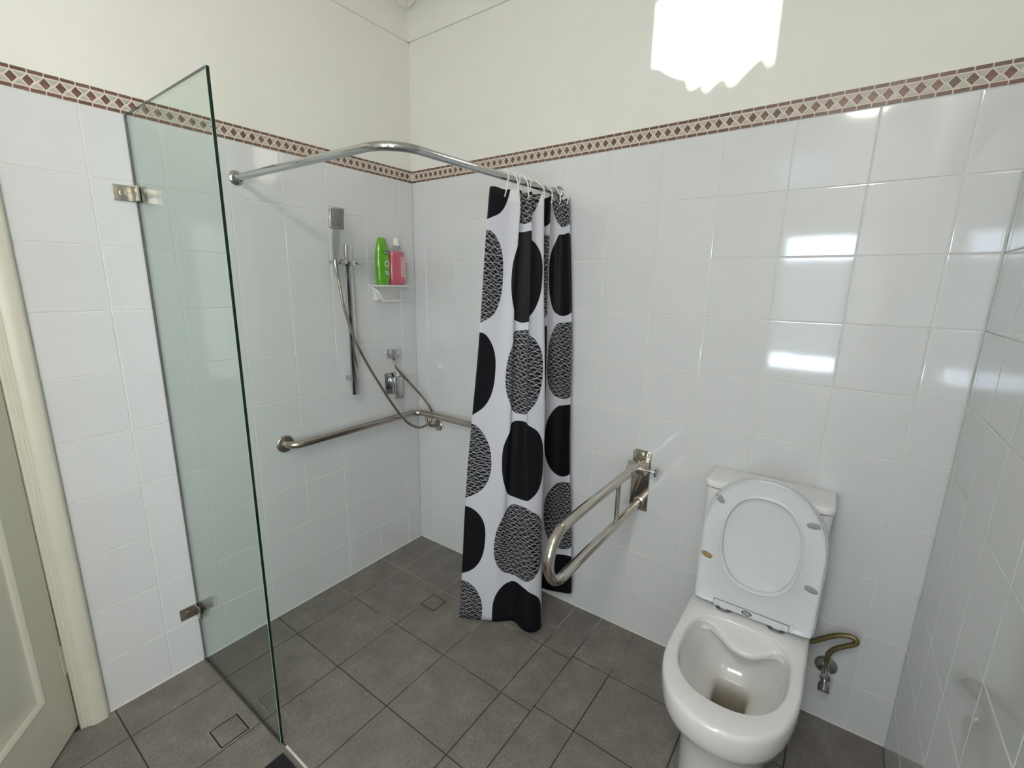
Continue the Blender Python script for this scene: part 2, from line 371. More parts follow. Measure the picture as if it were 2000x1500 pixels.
# mosaic border band
def mosaic(name, wall, length):
    p = 0.033333; n = int(length/p)
    X0, X1 = 0.0, length
    bm = B(); M = frame_m(wall, length/2, 2.0285)
    t = bmesh.new(); bmesh.ops.create_cube(t, size=1)
    for v in t.verts: v.co = Vector((v.co.x*length, v.co.y*0.056, -0.0006 + v.co.z*0.0012))
    join(bm, t, M); tr = struct(name, bm, mosaic_grout, smooth=False)
    brick = plate(p-0.0030, 0.0090, 0.0012, 0.0005, brown, 'border_brick')
    def poly(pts, m, nm):
        bm = B(); c = Vector((sum(q[0] for q in pts)/len(pts), sum(q[1] for q in pts)/len(pts), 0))
        def L(f, z): return [(c.x+(x-c.x)*f, c.y+(y-c.y)*f, z) for x, y in pts]
        loft(bm, [L(1, -0.0012), L(1, -0.0003), L(0.94, 0)], cap0=False); bmesh.ops.recalc_face_normals(bm, faces=bm.faces[:])
        me = bpy.data.meshes.new(nm); bm.to_mesh(me); bm.free(); me.materials.append(m); return me
    dia = poly([(-.0120, 0), (0, -.0144), (.0120, 0), (0, .0144)], brown, 'diamond_tile')
    up = poly([(-.0122, .0146), (0, .0020), (.0122, .0146)], pale, 'triangle_tile')
    dn = poly([(.0122, -.0146), (0, -.0020), (-.0122, -.0146)], pale, 'triangle_tile')
    for i in range(n):
        s = p*(i+0.5); R = lambda: Matrix.Rotation(random.uniform(-.03, .03), 4, 'Z')
        inst(brick, 'border_brick', frame_m(wall, s, 2.0515, .0011+random.uniform(0, .0005)) @ Matrix.Rotation(random.uniform(-.02, .02), 4, 'Z'), tr)
        inst(brick, 'border_brick', frame_m(wall, s, 2.0055, .0011+random.uniform(0, .0005)) @ Matrix.Rotation(random.uniform(-.02, .02), 4, 'Z'), tr)
        inst(up, 'triangle_tile', frame_m(wall, s, 2.0285, .0012), tr); inst(dn, 'triangle_tile', frame_m(wall, s, 2.0285, .0012), tr)
        if i: inst(dia, 'diamond_tile', frame_m(wall, p*i, 2.0285, .0013) @ R(), tr)
mosaic('trim_1', 'L', 1.501); mosaic('trim_2', 'B', W); mosaic('trim_3', 'R', 1.60)

# cove cornice and the little plaster ornament in its corner
def cove(name, wall, length):
    pr = [(0, 2.633), (0.010, 2.633), (0.011, 2.642)] + [(0.012+0.108*(1-math.cos(a)), 2.642+0.100*math.sin(a)) for a in [math.pi/2*i/10 for i in range(11)]] + [(0.128, 2.743), (0.13, 2.751), (0, 2.751)]
    # concave quarter: runs up the wall first, then curves out to the ceiling
    pr = [(0, 2.633), (0.009, 2.633), (0.010, 2.640)] + [(0.118-0.108*math.cos(a), 2.640+0.103*math.sin(a)) for a in [math.pi/2*i/10 for i in range(11)]] + [(0.122, 2.751), (0, 2.751)]
    bm = B()
    def at(s, d, z):
        if wall == 'L': return (d, -s, z)
        if wall == 'B': return (s, -d, z)
        return (W-d, -s, z)
    loft(bm, [[at(s, d, z) for d, z in pr] for s in (0.0, length)]); return struct(name, bm, ceilp, angle=30)
cove('trim_4', 'L', DEPTH); cove('trim_5', 'B', W); cove('trim_6', 'R', DEPTH)
t = thing('plaster_ornament', 'small fluted plaster leaf in the ceiling cove corner', 'ornament', (0.10, -0.10, 2.738))
bm = B()
for k in range(-3, 4):
    a = math.radians(-45 + k*13); r0, r1 = 0.0, 0.085-abs(k)*0.006
    tube(bm, [(0.085+math.cos(a)*0.015, -0.085+math.sin(a)*0.015, 2.722), (0.085+math.cos(a)*0.05, -0.085+math.sin(a)*0.05, 2.732), (0.085+math.cos(a)*r1, -0.085+math.sin(a)*r1, 2.744)], [0.004, 0.006, 0.003], 8)
part('leaf', bm, ceilp, t)

# ------------------------------------------------------------------ window, added light openings, outside
def window(name, x0, x1, z0, z1, panes, fr=0.03):
    y0, y1 = -DEPTH-0.09, -DEPTH-0.03
    bm = B()
    for d in ((x0, x0+fr, z0, z1), (x1-fr, x1, z0, z1), (x0+fr, x1-fr, z1-fr, z1), (x0+fr, x1-fr, z0, z0+fr)):
        add_box(bm, d[0], d[1], y0, y1, d[2], d[3], 0.003)
    o = struct(name, bm, gloss_paint)
    for nm, a, b, m in panes:
        bm = B(); add_box(bm, x0+fr*.7, x1-fr*.7, y0+.026, y0+.032, a, b); obj(nm, bm, m, o, smooth=False)
    return o
window('window_1', WX0, WX1, WZ0, WZ1, (('clear_pane', 0.80, 0.93, clear), ('frosted_pane', 0.93, 1.74, frosted), ('clear_pane', 1.74, 1.94, clear)), 0.018)
window('sun_opening', HX0-.02, HX1+.02, HZ0, HZ1, (('clear_pane', HZ0+.01, HZ1-.01, clear),), 0.018)  # high opening added only to let the sun patch through
# unseen sheet added in the sun opening; its scalloped top shapes the sun patch
edge = [(1.21, 2.40), (1.245, 2.405), (1.29, 2.375), (1.325, 2.355), (1.35, 2.345), (1.365, 2.312), (1.40, 2.322), (1.416, 2.295), (1.44, 2.315), (1.47, 2.322), (1.492, 2.296), (1.515, 2.315), (1.55, 2.345), (1.575, 2.355), (1.60, 2.325), (1.62, 2.33)]
pp = smooth_path([(x, 0, z) for x, z in edge], 6); bm = B()
loft(bm, [[(p.x, -DEPTH-0.012+0.006*math.sin(p.x*150), z if z else p.z) for p in pp] for z in (2.245, None)], False, False, closed=False)
half = obj('sun_patch_mask', bm, white_pl); tag(half, 'scalloped white sheet added behind to shape the sun patch', 'sun mask')
bm = B()
add_box(bm, -6, 8, -14.3, -14, -0.1, 2.68); struct('sun_block_wall', bm, plaster, smooth=False)  # unseen wall added to keep the sun out of the lower window
bm = B(); add_box(bm, -8, 10, -14, -DEPTH-T, -0.15, -0.05); struct('ground', bm, ground_m, smooth=False)

bm = B()
for d in ((SY0, SY0+.03, SZ0, SZ1), (SY1-.03, SY1, SZ0, SZ1), (SY0, SY1, SZ1-.03, SZ1), (SY0, SY1, SZ0, SZ0+.03)): add_box(bm, W+.04, W+.09, d[0], d[1], d[2], d[3], .002)
o = struct('side_fill_opening', bm, gloss_paint)  # unseen opening added to carry the side fill
bm = B(); add_box(bm, W+.060, W+.066, SY0+.02, SY1-.02, SZ0+.02, SZ1-.02); obj('clear_pane', bm, clear, o, smooth=False)
# white caulk where tiles meet the floor
for w_, pts in ((wall_left, [(0.0015, -0.0, fz(0)+.0005), (0.0015, -1.50, fz(0)+.0005)]), (wall_back, [(0, -.0015, fz(0)+.0005), (W, -.0015, fz(W)+.0005)])):
    bm = B(); tube(bm, pts, 0.0032, 8); obj('caulk_line', bm, chalk, w_)
# unseen glowing dome added on the ceiling behind the camera as fill light
LX, LY = 1.80, -2.33
t = thing('added_fill_dome', 'round glowing dome added behind the camera as fill light', 'light', (LX, LY, CEIL))
bm = B(); lathe(bm, [(0.15, 0), (0.15, 0.015), (0.14, 0.02)], (LX, LY, CEIL), (0, 0, -1), 40); part('base_ring', bm, chrome, t)
opal = NT('fill_dome_glow'); opal.b.inputs['Emission Color'].default_value = (1.0, 0.96, 0.89, 1); opal.b.inputs['Emission Strength'].default_value = FILL; opal.b.inputs['Base Color'].default_value = (.8, .8, .8, 1)
bm = B(); lathe(bm, [(0.138*math.cos(a), 0.018+0.105*math.sin(a)) for a in [math.pi/2*k/12 for k in range(13)]], (LX, LY, CEIL), (0, 0, -1), 40); part('dome', bm, opal.m, t)

# ------------------------------------------------------------------ door, frame
# architrave and jamb are the structure of the opening
bm = B()
prof = [(-0.0, -1.500), (0.012, -1.500), (0.019, -1.504), (0.022, -1.512), (0.022, -1.540), (0.018, -1.546), (0.018, -1.549), (0.013, -1.552), (0.013, -1.556), (0.008, -1.559), (0.008, -1.566), (-0.0, -1.566)]
loft(bm, [[(x, y, z) for x, y in prof] for z in (fz(0), 2.06)])
prof2 = [(x, y) for x, y in prof]
add_box(bm, -T-.01, 0.006, -1.575, -1.5655, 0.0, 2.04, 0.001)
add_box(bm, 0.0, 0.022, -2.43, -2.365, 0.0, 2.06, 0.004); add_box(bm, 0.0, 0.022, -2.43, -1.50, 2.04, 2.105, 0.004)
add_box(bm, -T-.01, 0.006, -2.36, -2.35, 0.0, 2.04); add_box(bm, -T-.01, 0.006, -2.36, -1.566, 2.03, 2.04)
door_trim = struct('trim_7', bm, gloss_paint, angle=50)
# door leaf: x along the leaf, y thickness, hinged open into the room
hx, hy = -0.016, -1.5755; ang = math.atan2(-0.594, 0.804)
door = bpy.data.objects.new('door_1', None); C.objects.link(door); door['kind'] = 'structure'
door.location = (hx, hy, 0); door.rotation_euler = (0, 0, ang)
LW, LH, Z0 = 0.78, 2.0, 0.014; st = 0.112
bm = B()
# stiles and rails with moulded panels (face towards camera is local +y)
rects = [(st, LW-st, 0.215, 0.98), (st, LW-st, 1.14, LH-0.13)]
xs = [0.004, st, LW-st, LW]; zs = [Z0, 0.215, 0.98, 1.14, LH-0.13, LH]
for i in range(3):
    for k in range(5):
        if i == 1 and k in (1, 3): continue
        add_box(bm, xs[i], xs[i+1], -0.035, 0.0, zs[k], zs[k+1])
bmesh.ops.remove_doubles(bm, verts=bm.verts, dist=1e-5)
o = obj('door_leaf', bm, gloss_paint, door, smooth=False)
for (a, b, c, d) in rects:
    bm = B()
    def L(i, y): return [(a+i, y, c+i), (b-i, y, c+i), (b-i, y, d-i), (a+i, y, d-i)]
    loft(bm, [L(-0.002, 0.0), L(0.004, 0.0015), L(0.010, -0.001), L(0.018, -0.009), L(0.024, -0.011), L(0.07, -0.0105), L(0.10, -0.009)], cap0=False)
    loft(bm, [L(0, -0.0345), L(0.02, -0.024)], cap0=False)
    obj('door_panel', bm, gloss_paint, door, angle=25)
bm = B()
for k in range(5):
    lathe(bm, [(0.0085, 0), (0.0085, 0.0178)], (0.002, 0.012, 0.222+k*0.0205), (0, 0, 1), 12)
add_box(bm, 0.0, 0.014, -0.001, 0.0015, 0.222, 0.324); obj('hinge', bm, gloss_paint, door)
bm = B()
for k in range(5):
    lathe(bm, [(0.0062, 0), (0.0062, 0.0185)], (-0.002, 0.004, 1.65+k*0.0205), (0, 0, 1), 12)
obj('hinge', bm, gloss_paint, door)
bm = B(); tube(bm, fillet([(LW-.055, 0, 1.02), (LW-.055, .05, 1.02), (LW-.17, .05, 1.02)], .012), .008); lathe(bm, [(0.026, 0), (0.026, 0.006), (0.01, .01)], (LW-.055, 0, 1.02), (0, 1, 0))
obj('door_handle', bm, chrome, door)

# ------------------------------------------------------------------ glass shower screen
GY = -1.191
t = thing('glass_screen', 'frameless green tinted glass shower screen fixed to the tiled wall', 'shower screen', (0.30, GY, fz(0.3)))
x0, x1, z0, z1, th = 0.004, 0.598, 0.012, 1.997, 0.0042
bm = B()
add_box(bm, x0, x1-0.0012, GY-th, GY+th, z0, z1-.001, mi=0)
bm.normal_update()
for f in bm.faces:
    if abs(f.normal.y) < 0.5: f.material_index = 1
part('glass_pane', bm, [glass, glass_edge], t, smooth=False)
boxpart('polished_edge', (x1-.0012, x1, GY-th+.0006, GY+th-.0006, z0, z1-.001), glass_edge, t, smooth=False)
bm = B(); add_box(bm, x1-.0022, x1-.0011, GY+th-.0004, GY+th+.0003, z0, z1-.001); add_box(bm, x1-.0022, x1-.0011, GY-th-.0003, GY-th+.0004, z0, z1-.001)
part('edge_bevel', bm, glass_arris, t, smooth=False)
bm = B(); add_box(bm, x0, x1-.004, GY-.0065, GY+.0065, fz(.3)-.006, z0-.001, .001); part('sealant_bead', bm, olive, t)
for z in (1.765, 0.238):
    c = B(); add_box(c, 0.0, 0.005, GY-0.062, GY-0.004, z-0.024, z+0.024, 0.0015)
    add_box(c, 0.004, 0.050, GY-0.012, GY-0.0052, z-0.024, z+0.024, 0.0015); cl = part('glass_clamp', c, nickel, t)
    c = B(); add_box(c, 0.004, 0.050, GY+0.0052, GY+0.012, z-0.024, z+0.024, 0.0015); part('clamp_plate', c, nickel, cl)
    c = B(); lathe(c, [(0.0105, 0), (0.0105, 0.0012), (0.009, 0.002), (0.002, 0.002)], (0.005, GY-0.036, z), (1, 0, 0)); part('screw', c, brushed, cl)

# ------------------------------------------------------------------ curtain rod, hooks, curtain
RX, RY, RZ, RR = 0.868, -0.876, 1.872, 0.0125
t = thing('curtain_rod', 'chrome L-shaped shower curtain rod between the two walls', 'curtain rod', (0, RY, RZ))
bm = B(); tube(bm, fillet([(0.004, RY, RZ), (RX-.027, RY+.023, RZ), (RX, -0.004, RZ)], 0.11, 16), RR, 20); part('rod', bm, chrome, t)
for c, ax in (((0, RY, RZ), (1, 0, 0)), ((RX, 0, RZ), (0, -1, 0))):
    bm = B(); lathe(bm, [(0.026, 0), (0.026, 0.004), (0.022, 0.008), (0.0165, 0.010), (0.0165, 0.026), (0.013, 0.027)], c, ax, 28); part('wall_flange', bm, chrome, t)
cp = [ # u, top x,y, bottom x,y, bottom z
 (0.00, .850, -.430, .690, -.425, .045), (0.115, .880, -.345, .780, -.377, .043), (0.18, .905, -.315, .835, -.345, .042),
 (0.235, .865, -.300, .870, -.312, .042), (0.285, .880, -.275, .900, -.298, .045), (0.345, .905, -.250, .955, -.310, .040),
 (0.39, .870, -.235, .990, -.300, .036), (0.435, .885, -.200, 1.010, -.265, .036), (0.475, .910, -.180, 1.000, -.225, .040),
 (0.51, .895, -.160, .965, -.200, .050), (0.58, .855, -.160, .900, -.225, .060), (0.66, .860, -.125, .870, -.160, .065),
 (0.74, .905, -.115, .905, -.120, .070), (0.80, .870, -.095, .870, -.110, .075), (0.86, .865, -.060, .880, -.060, .070),
 (0.925, .890, -.050, .925, -.050, .070), (1.00, .905, -.035, .975, -.045, .080), (1.075, .935, -.032, 1.040, -.052, .105),
 (1.14, .925, -.016, 1.030, -.028, .105), (1.30, .880, -.012, .93, -.018, .10)]
TZ = 1.828
def curtain_grid():
    N = 9
    tops = smooth_path([(a[1], a[2], a[0]) for a in cp], N); bots = smooth_path([(a[3], a[4], a[5]) for a in cp], N)
    return tops, bots
tops, bots = curtain_grid()
def cpoint(i, f):
    """f=0 top, 1 bottom"""
    tp, bt = tops[i], bots[i]; sag = 0.006*math.sin(tp.z*60)
    g = f**0.9
    z = (TZ + sag*0.5 + 0.012*min(1, tp.z/1.0))*(1-f) + bt.z*f
    wob = 0.006*math.sin(tp.z*23 + f*7)*math.sin(math.pi*f)
    return Vector((tp.x*(1-g)+bt.x*g + wob, min(-0.010, tp.y*(1-g)+bt.y*g + wob*0.5), z))
bm = B(); NV = 70; uvl = bm.loops.layers.uv.new('UVMap'); rows = []
for r in range(NV+1):
    f = r/NV; rows.append([bm.verts.new(cpoint(i, f)) for i in range(len(tops))])
for r in range(NV):
    for i in range(len(tops)-1):
        f = bm.faces.new((rows[r][i], rows[r+1][i], rows[r+1][i+1], rows[r][i+1]))
        for lp, (rr, ii) in zip(f.loops, ((r, i), (r+1, i), (r+1, i+1), (r, i+1))):
            lp[uvl].uv = (tops[ii].z, TZ + 0.0 - (TZ-0.045)*rr/NV)
me = bpy.data.meshes.new('cloth'); bm.to_mesh(me); bm.free(); me.materials.append(curtain_m); me.shade_smooth()
t = thing('shower_curtain', 'white shower curtain with black and scribbled ovals, drawn to the wall', 'shower curtain', (0.88, -0.2, 0.036))
co = bpy.data.objects.new('cloth', me); C.objects.link(co); co.parent = t; co.location = -Vector(t.location)
sol = co.modifiers.new('thickness', 'SOLIDIFY'); sol.thickness = 0.0007
bm = B(); tube(bm, [cpoint(i, 1.0) + Vector((0, 0, 0.001)) for i in range(len(tops))], 0.0013, 6); part('bottom_hem', bm, dark, t)
hooks = [(0.075, 'white plastic hook at the free left end of the black curtain edge'), (0.15, 'second white plastic curtain hook from the free end'), (0.23, 'third white plastic curtain hook from the free end'),
         (0.31, 'fourth white plastic curtain hook from the free end'), (0.40, 'fifth white plastic curtain hook from the free end'), (0.47, 'sixth white plastic curtain hook from the free end'),
         (0.74, 'lone white plastic curtain hook midway between the bunch and the wall'), (0.97, 'white plastic curtain hook hanging just before the rod end'), (1.05, 'white plastic curtain hook nearest the wall at the rod end')]
us = [p.z for p in tops]
for u, lab in hooks:
    i = min(range(len(us)), key=lambda q: abs(us[q]-u)); p = cpoint(i, 0.012)
    ry = min(-0.03, p.y + random.uniform(-.004, .004)); sgn = 1
    pts = [(p.x, p.y, p.z-0.002), (p.x+.006, p.y-.002, p.z+.012), (max(RX+.017, p.x), (p.y+ry)/2, RZ-.012), (RX+.018, ry, RZ+.004), (RX+.008, ry, RZ+.0165), (RX-.008, ry, RZ+.0165), (RX-.018, ry, RZ), (RX-.015, ry, RZ-.02), (RX-.006, ry, RZ-.030)]
    bm = B(); tube(bm, smooth_path(pts, 5), 0.0023, 8)
    bmesh.ops.translate(bm, vec=-Vector((RX, ry, RZ)), verts=bm.verts)
    o = obj('curtain_hook', bm, white_pl); o.location = (RX, ry, RZ); tag(o, lab, 'hook', 'white curtain hooks on the shower rod')

# ------------------------------------------------------------------ corner grab rail
GZ, GO, GR = 0.808, 0.060, 0.0165
t = thing('corner_grab_rail', 'brushed steel L-shaped grab rail round the shower corner', 'grab rail', (0, -0.785, GZ))
bm = B(); tube(bm, fillet([(0.004, -0.785, GZ), (GO, -0.785, GZ), (GO, -GO, GZ), (0.735, -GO, GZ), (0.735, -0.004, GZ)], [0, .048, .06, .048, 0], 10), GR, 20); part('rail', bm, brushed, t)
for c, ax in (((0, -0.785, GZ), (1, 0, 0)), ((0.735, 0, GZ), (0, -1, 0))):
    bm = B(); lathe(bm, [(0.038, 0), (0.038, 0.006), (0.034, 0.010), (0.018, 0.011), (0.017, 0.013)], c, ax, 32); part('wall_flange', bm, brushed, t)
bm = B(); tube(bm, smooth_path([(0.128, -0.060, GZ-.008), (0.132, -0.060, GZ-.040), (0.145, -0.045, GZ-.066), (0.160, -0.008, GZ-.073)], 6), 0.0085, 14); part('bracket_arm', bm, brushed, t)
bm = B(); lathe(bm, [(0.031, 0), (0.031, 0.005), (0.027, 0.009), (0.010, 0.010)], (0.160, 0, GZ-.073), (0, -1, 0), 28); part('bracket_flange', bm, brushed, t)

# ------------------------------------------------------------------ shower set on the left wall
t = thing('shower_rail', 'chrome flat upright slide rail on the shower wall', 'shower rail', (0, -0.448, 0.975))
boxpart('rail_bar', (0.046, 0.058, -0.464, -0.430, 0.975, 1.662), chrome, t, 0.0015)
boxpart('wall_bracket', (0.0, 0.047, -0.4615, -0.4495, 1.045, 1.063), chrome, t, 0.001)
boxpart('wall_bracket', (0.0, 0.047, -0.453, -0.441, 1.585, 1.603), chrome, t, 0.001)
sl = boxpart('slider', (0.040, 0.066, -0.475, -0.418, 1.573, 1.598), chrome, t, 0.003)
boxpart('slider_lever', (0.046, 0.062, -0.422, -0.382, 1.578, 1.592), chrome, sl, 0.003)
bm = B(); add_box(bm, 0.050, 0.082, -0.545, -0.470, 1.578, 1.592, 0.003); lathe(bm, [(0.0135, 0), (0.0135, 0.020), (0.0115, 0.020), (0.0115, 0)], (0.092, -0.540, 1.572), (0, 0, 1), 20)
part('handset_holder', bm, chrome, sl)
t = thing('hand_shower', 'chrome square hand shower with its long metal hose', 'shower head', (0.092, -0.540, 1.565))
dn = Vector((0.04, 0.0, 0.222)).normalized()
def hs_frame():
    zax = Vector((0.10, 0.02, 0.99)).normalized(); nrm = Vector((0.90, -0.42, 0)); nrm = (nrm - zax*nrm.dot(zax)).normalized(); xax = zax.cross(nrm)
    M = Matrix((xax, -nrm, zax)).transposed().to_4x4(); return M
Mh = hs_frame(); Mh.translation = Vector((0.092, -0.540, 1.57))
def hpart(name, build, m, parent, lab=None):
    bm = B(); build(bm); bmesh.ops.transform(bm, matrix=Mh, verts=bm.verts); return part(name, bm, m, parent, lab)
hpart('handle', lambda b: loft(b, [[(x*s, y*s2+o, z) for x, y in ((-1, -1), (1, -1), (1, 1), (-1, 1))] for z, s, s2, o in ((0.0, .007, .007, 0), (.03, .0095, .0085, 0), (.08, .0135, .009, 0), (.155, .0145, .009, 0))]), chrome, t)
hd = hpart('spray_head', lambda b: add_box(b, -.030, .030, -.016, .008, .150, .236, .004, 3), chrome, t)
hpart('spray_plate', lambda b: add_box(b, -.0255, .0255, -.0172, -.0155, .156, .230, .0005), basic('grey_spray_plate', (0.22, 0.21, 0.19), 0.35), hd)
def noz(b):
    for i in range(8):
        for k in range(10):
            lathe(b, [(0.0019, 0), (0.0014, 0.0016)], (-.0205+i*.00585, -.0172, .1615+k*.0072), (0, -1, 0), 6)
o = hpart('nozzles', noz, nozz, hd); o['kind'] = 'stuff'
bm = B(); hosep = smooth_path([(.093, -.540, 1.572), (.092, -.536, 1.545), (.092, -.525, 1.48), (.090, -.508, 1.39), (.090, -.469, 1.262), (.090, -.410, 1.140), (.092, -.352, 1.041), (.096, -.272, .912), (.104, -.195, .803), (.112, -.140, .755), (.122, -.092, .737), (.130, -.040, .752), (.128, -.024, .785), (.130, -.022, .812), (.124, -.032, .842), (.095, -.062, .905), (.068, -.105, .968), (.050, -.142, 1.018), (.036, -.178, 1.068), (.030, -.186, 1.105), (.030, -.186, 1.118)], 8)
tube(bm, hosep, 0.0068, 12); part('hose', bm, brushed, t)
bm = B(); tube(bm, [(.093, -.540, 1.574), (.092, -.537, 1.55), (.0918, -.530, 1.515)], [.010, .0095, .0075], 14); part('hose_nut', bm, chrome, t)
t = thing('wall_outlet', 'small chrome square hose outlet above the mixer', 'shower outlet', (0, -0.186, 1.118))
bm = B(); add_box(bm, 0.0, 0.048, -0.208, -0.164, 1.120, 1.163, 0.0015); part('outlet_block', bm, chrome, t)
bm = B(); lathe(bm, [(0.011, 0), (0.011, 0.010), (0.009, 0.013)], (0.030, -0.186, 1.122), (0, 0, -1), 18); part('outlet_nut', bm, chrome, t)
t = thing('shower_mixer', 'chrome square shower mixer tap with lever below the outlet', 'tap', (0, -0.170, 0.925))
boxpart('wall_plate', (0.0, 0.006, -0.229, -0.113, 0.922, 1.038), chrome, t, 0.001)
boxpart('cartridge_block', (0.006, 0.042, -0.205, -0.150, 0.965, 1.015), chrome, t, 0.002)
boxpart('lever', (0.042, 0.058, -0.203, -0.157, 0.905, 1.020), chrome, t, 0.0015)

# ------------------------------------------------------------------ corner shelf and bottles
SX, SY0, SY1, SZ = 0.118, -0.303, -0.118, 1.4905
t = thing('shower_shelf', 'white moulded soap shelf with rail on the tiled wall', 'shelf', (0, -0.21, 1.405))
bm = B()
def sh(z, i):
    pts = [(0.0, SY0+i)]
    r = 0.045
    for k in range(9): a = math.pi/2*k/8; pts.append((SX-i-r+r*math.sin(a), SY0+i+r-r*math.cos(a)))
    for k in range(9): a = math.pi/2*k/8; pts.append((SX-i-r+r*math.cos(a), SY1-i-r+r*math.sin(a)))
    pts.append((0.0, SY1-i)); return [(x, y, z) for x, y in pts]
loft(bm, [sh(SZ-.010, .006), sh(SZ-.007, .001), sh(SZ-.002, 0), sh(SZ, .002)]); part('shelf_plate', bm, white_pl, t)
bm = B()
def bk(x, i): return [(x, -0.275+i, 1.412+i), (x, -0.140-i, 1.412+i), (x, -0.132-i, 1.485), (x, -0.283+i, 1.485)]
loft(bm, [bk(0, 0), bk(0.020, .004), bk(0.024, .010)]); part('back_plate', bm, white_pl, t)
bm = B(); tube(bm, fillet([(0.010, -.292, 1.478), (0.062, -.292, 1.455), (0.062, -.270, 1.414), (0.062, -.150, 1.414), (0.018, -.140, 1.420)], [0, .018, .022, .02, 0], 6), .0065, 12); part('soap_rail', bm, white_pl, t)
SHZ = SZ + 0.0005
def bottle(name, lab, cx, cy, prof, m, parts_):
    t = thing(name, lab, 'bottle', (cx, cy, SHZ)); bm = B()
    loft(bm, [[(cx+dx*math.cos(a)*(abs(math.cos(a))**-.15 if abs(math.cos(a)) > .01 else 1), cy+dy*math.sin(a)*(abs(math.sin(a))**-.15 if abs(math.sin(a)) > .01 else 1), SHZ+z) for a in [2*math.pi*k/32 for k in range(32)]] for z, dx, dy in prof])
    part('bottle_body', bm, m, t); return t
gx, gy = 0.060, -0.262
gprof = [(0, .018, .031), (.004, .021, .0345), (.03, .0235, .037), (.07, .024, .0385), (.12, .023, .0385), (.155, .021, .036), (.158, .0215, .0365)]
t = bottle('shampoo_bottle', 'lime green shampoo bottle with tapered cap on the white shelf', gx, gy, gprof, green_m, None)
bm = B(); loft(bm, [[(gx+dx*math.cos(a), gy+dy*math.sin(a), SHZ+z) for a in [2*math.pi*k/32 for k in range(32)]] for z, dx, dy in [(.158, .0205, .0355), (.185, .0185, .030), (.210, .016, .0225), (.217, .014, .020), (.219, .010, .016)]])
part('cap', bm, green_m, t)
def disc_on(name, t, c, ry, rz, m, x_off=0.0, n=20, hole=0.0):
    bm = B(); X = c[0]
    o_ = [(X, c[1]+ry*math.cos(2*math.pi*k/n), c[2]+rz*math.sin(2*math.pi*k/n)) for k in range(n)]
    if hole:
        i_ = [(X, c[1]+ry*hole*math.cos(2*math.pi*k/n), c[2]+rz*hole*math.sin(2*math.pi*k/n)) for k in range(n)]
        loft(bm, [[(X+.0005, y, z) for _, y, z in o_], [(X+.0005, y, z) for _, y, z in i_]], False, False); loft(bm, [o_, [(X+.0005, y, z) for _, y, z in o_]], False, False)
    else: loft(bm, [o_, [(X+.0005, y, z) for _, y, z in o_]], False)
    return part(name, bm, m, t, smooth=False)
def text_on(name, s, t, loc, size, m, vertical=False):
    cu = bpy.data.curves.new(name, 'FONT'); cu.body = s; cu.size = size; cu.extrude = 0.00025; cu.align_x = 'CENTER'; cu.align_y = 'CENTER'
    tmp = bpy.data.objects.new(name, cu); C.objects.link(tmp); bpy.context.view_layer.update()
    me = bpy.data.meshes.new_from_object(tmp); bpy.data.objects.remove(tmp); me.materials.clear(); me.materials.append(m)
    M = Matrix((Vector((0, 1, 0)), Vector((0, 0, 1)), Vector((1, 0, 0)))).transposed().to_4x4()
    if vertical: M = M @ Matrix.Rotation(-math.pi/2, 4, 'Z')
    M.translation = Vector(loc); me.transform(Matrix.Translation(-Vector(t.location)) @ M)
    o = bpy.data.objects.new(name, me); C.objects.link(o); o.parent = t; return o
lx = gx + .0243
disc_on('label_badge', t, (lx-.0015, gy+.006, SHZ+.150), .016, .0085, dkgreen)
text_on('label_lettering', 'fruits', t, (lx-.0005, gy+.006, SHZ+.150), .0125, white_ink)
disc_on('kiwi_picture', t, (lx, gy+.008, SHZ+.098), .0135, .0140, white_ink, hole=.78); disc_on('kiwi_picture', t, (lx-.0002, gy+.008, SHZ+.098), .0095, .010, kiwi); disc_on('kiwi_seeds', t, (lx+.0003, gy+.008, SHZ+.098), .005, .0055, dkgreen)
bm = B(); add_box(bm, lx-.0003, lx+.0004, gy-.006, gy+.010, SHZ+.058, SHZ+.063); add_box(bm, lx-.0003, lx+.0004, gy+.004, gy+.020, SHZ+.050, SHZ+.054); part('label_bars', bm, white_ink, t, smooth=False)
px, py = 0.058, -0.172
pprof = [(0, .020, .040), (.005, .0235, .0455), (.03, .026, .050), (.08, .0265, .0515), (.13, .026, .048), (.158, .0235, .042)]
t = bottle('shower_gel_bottle', 'pink see-through shower gel bottle with clear cap on shelf', px, py, pprof, pink_m, None)
bm = B(); loft(bm, [[(px+dx*math.cos(a), py+dy*math.sin(a), SHZ+z) for a in [2*math.pi*k/32 for k in range(32)]] for z, dx, dy in [(.158, .0235, .042), (.166, .021, .036), (.176, .018, .027), (.184, .016, .019), (.188, .015, .016)]])
part('bottle_shoulder', bm, clear_pl, t, 'clear empty shoulder above the pink gel')
bm = B(); lathe(bm, [(.017, .188), (.017, .196), (.0145, .200), (.0135, .222), (.011, .225), (.002, .225)], (px, py, SHZ), (0, 0, 1), 24); part('cap', bm, white_pl, t, 'whitish round cap')
bm = B(); xx = px+.0268
random.seed(5)
for col in range(4):
    z = .135
    while z > .045:
        h = random.uniform(.004, .010); add_box(bm, xx-.0006, xx+.0002, py+.004+col*.0072, py+.0088+col*.0072, SHZ+z-h, SHZ+z); z -= h+.0022
o = part('label_strokes', bm, pinkink, t, smooth=False); o['kind'] = 'stuff'
disc_on('orange_ring', t, (xx-.0012, py+.030, SHZ+.034), .008, .0095, orange, hole=.55)

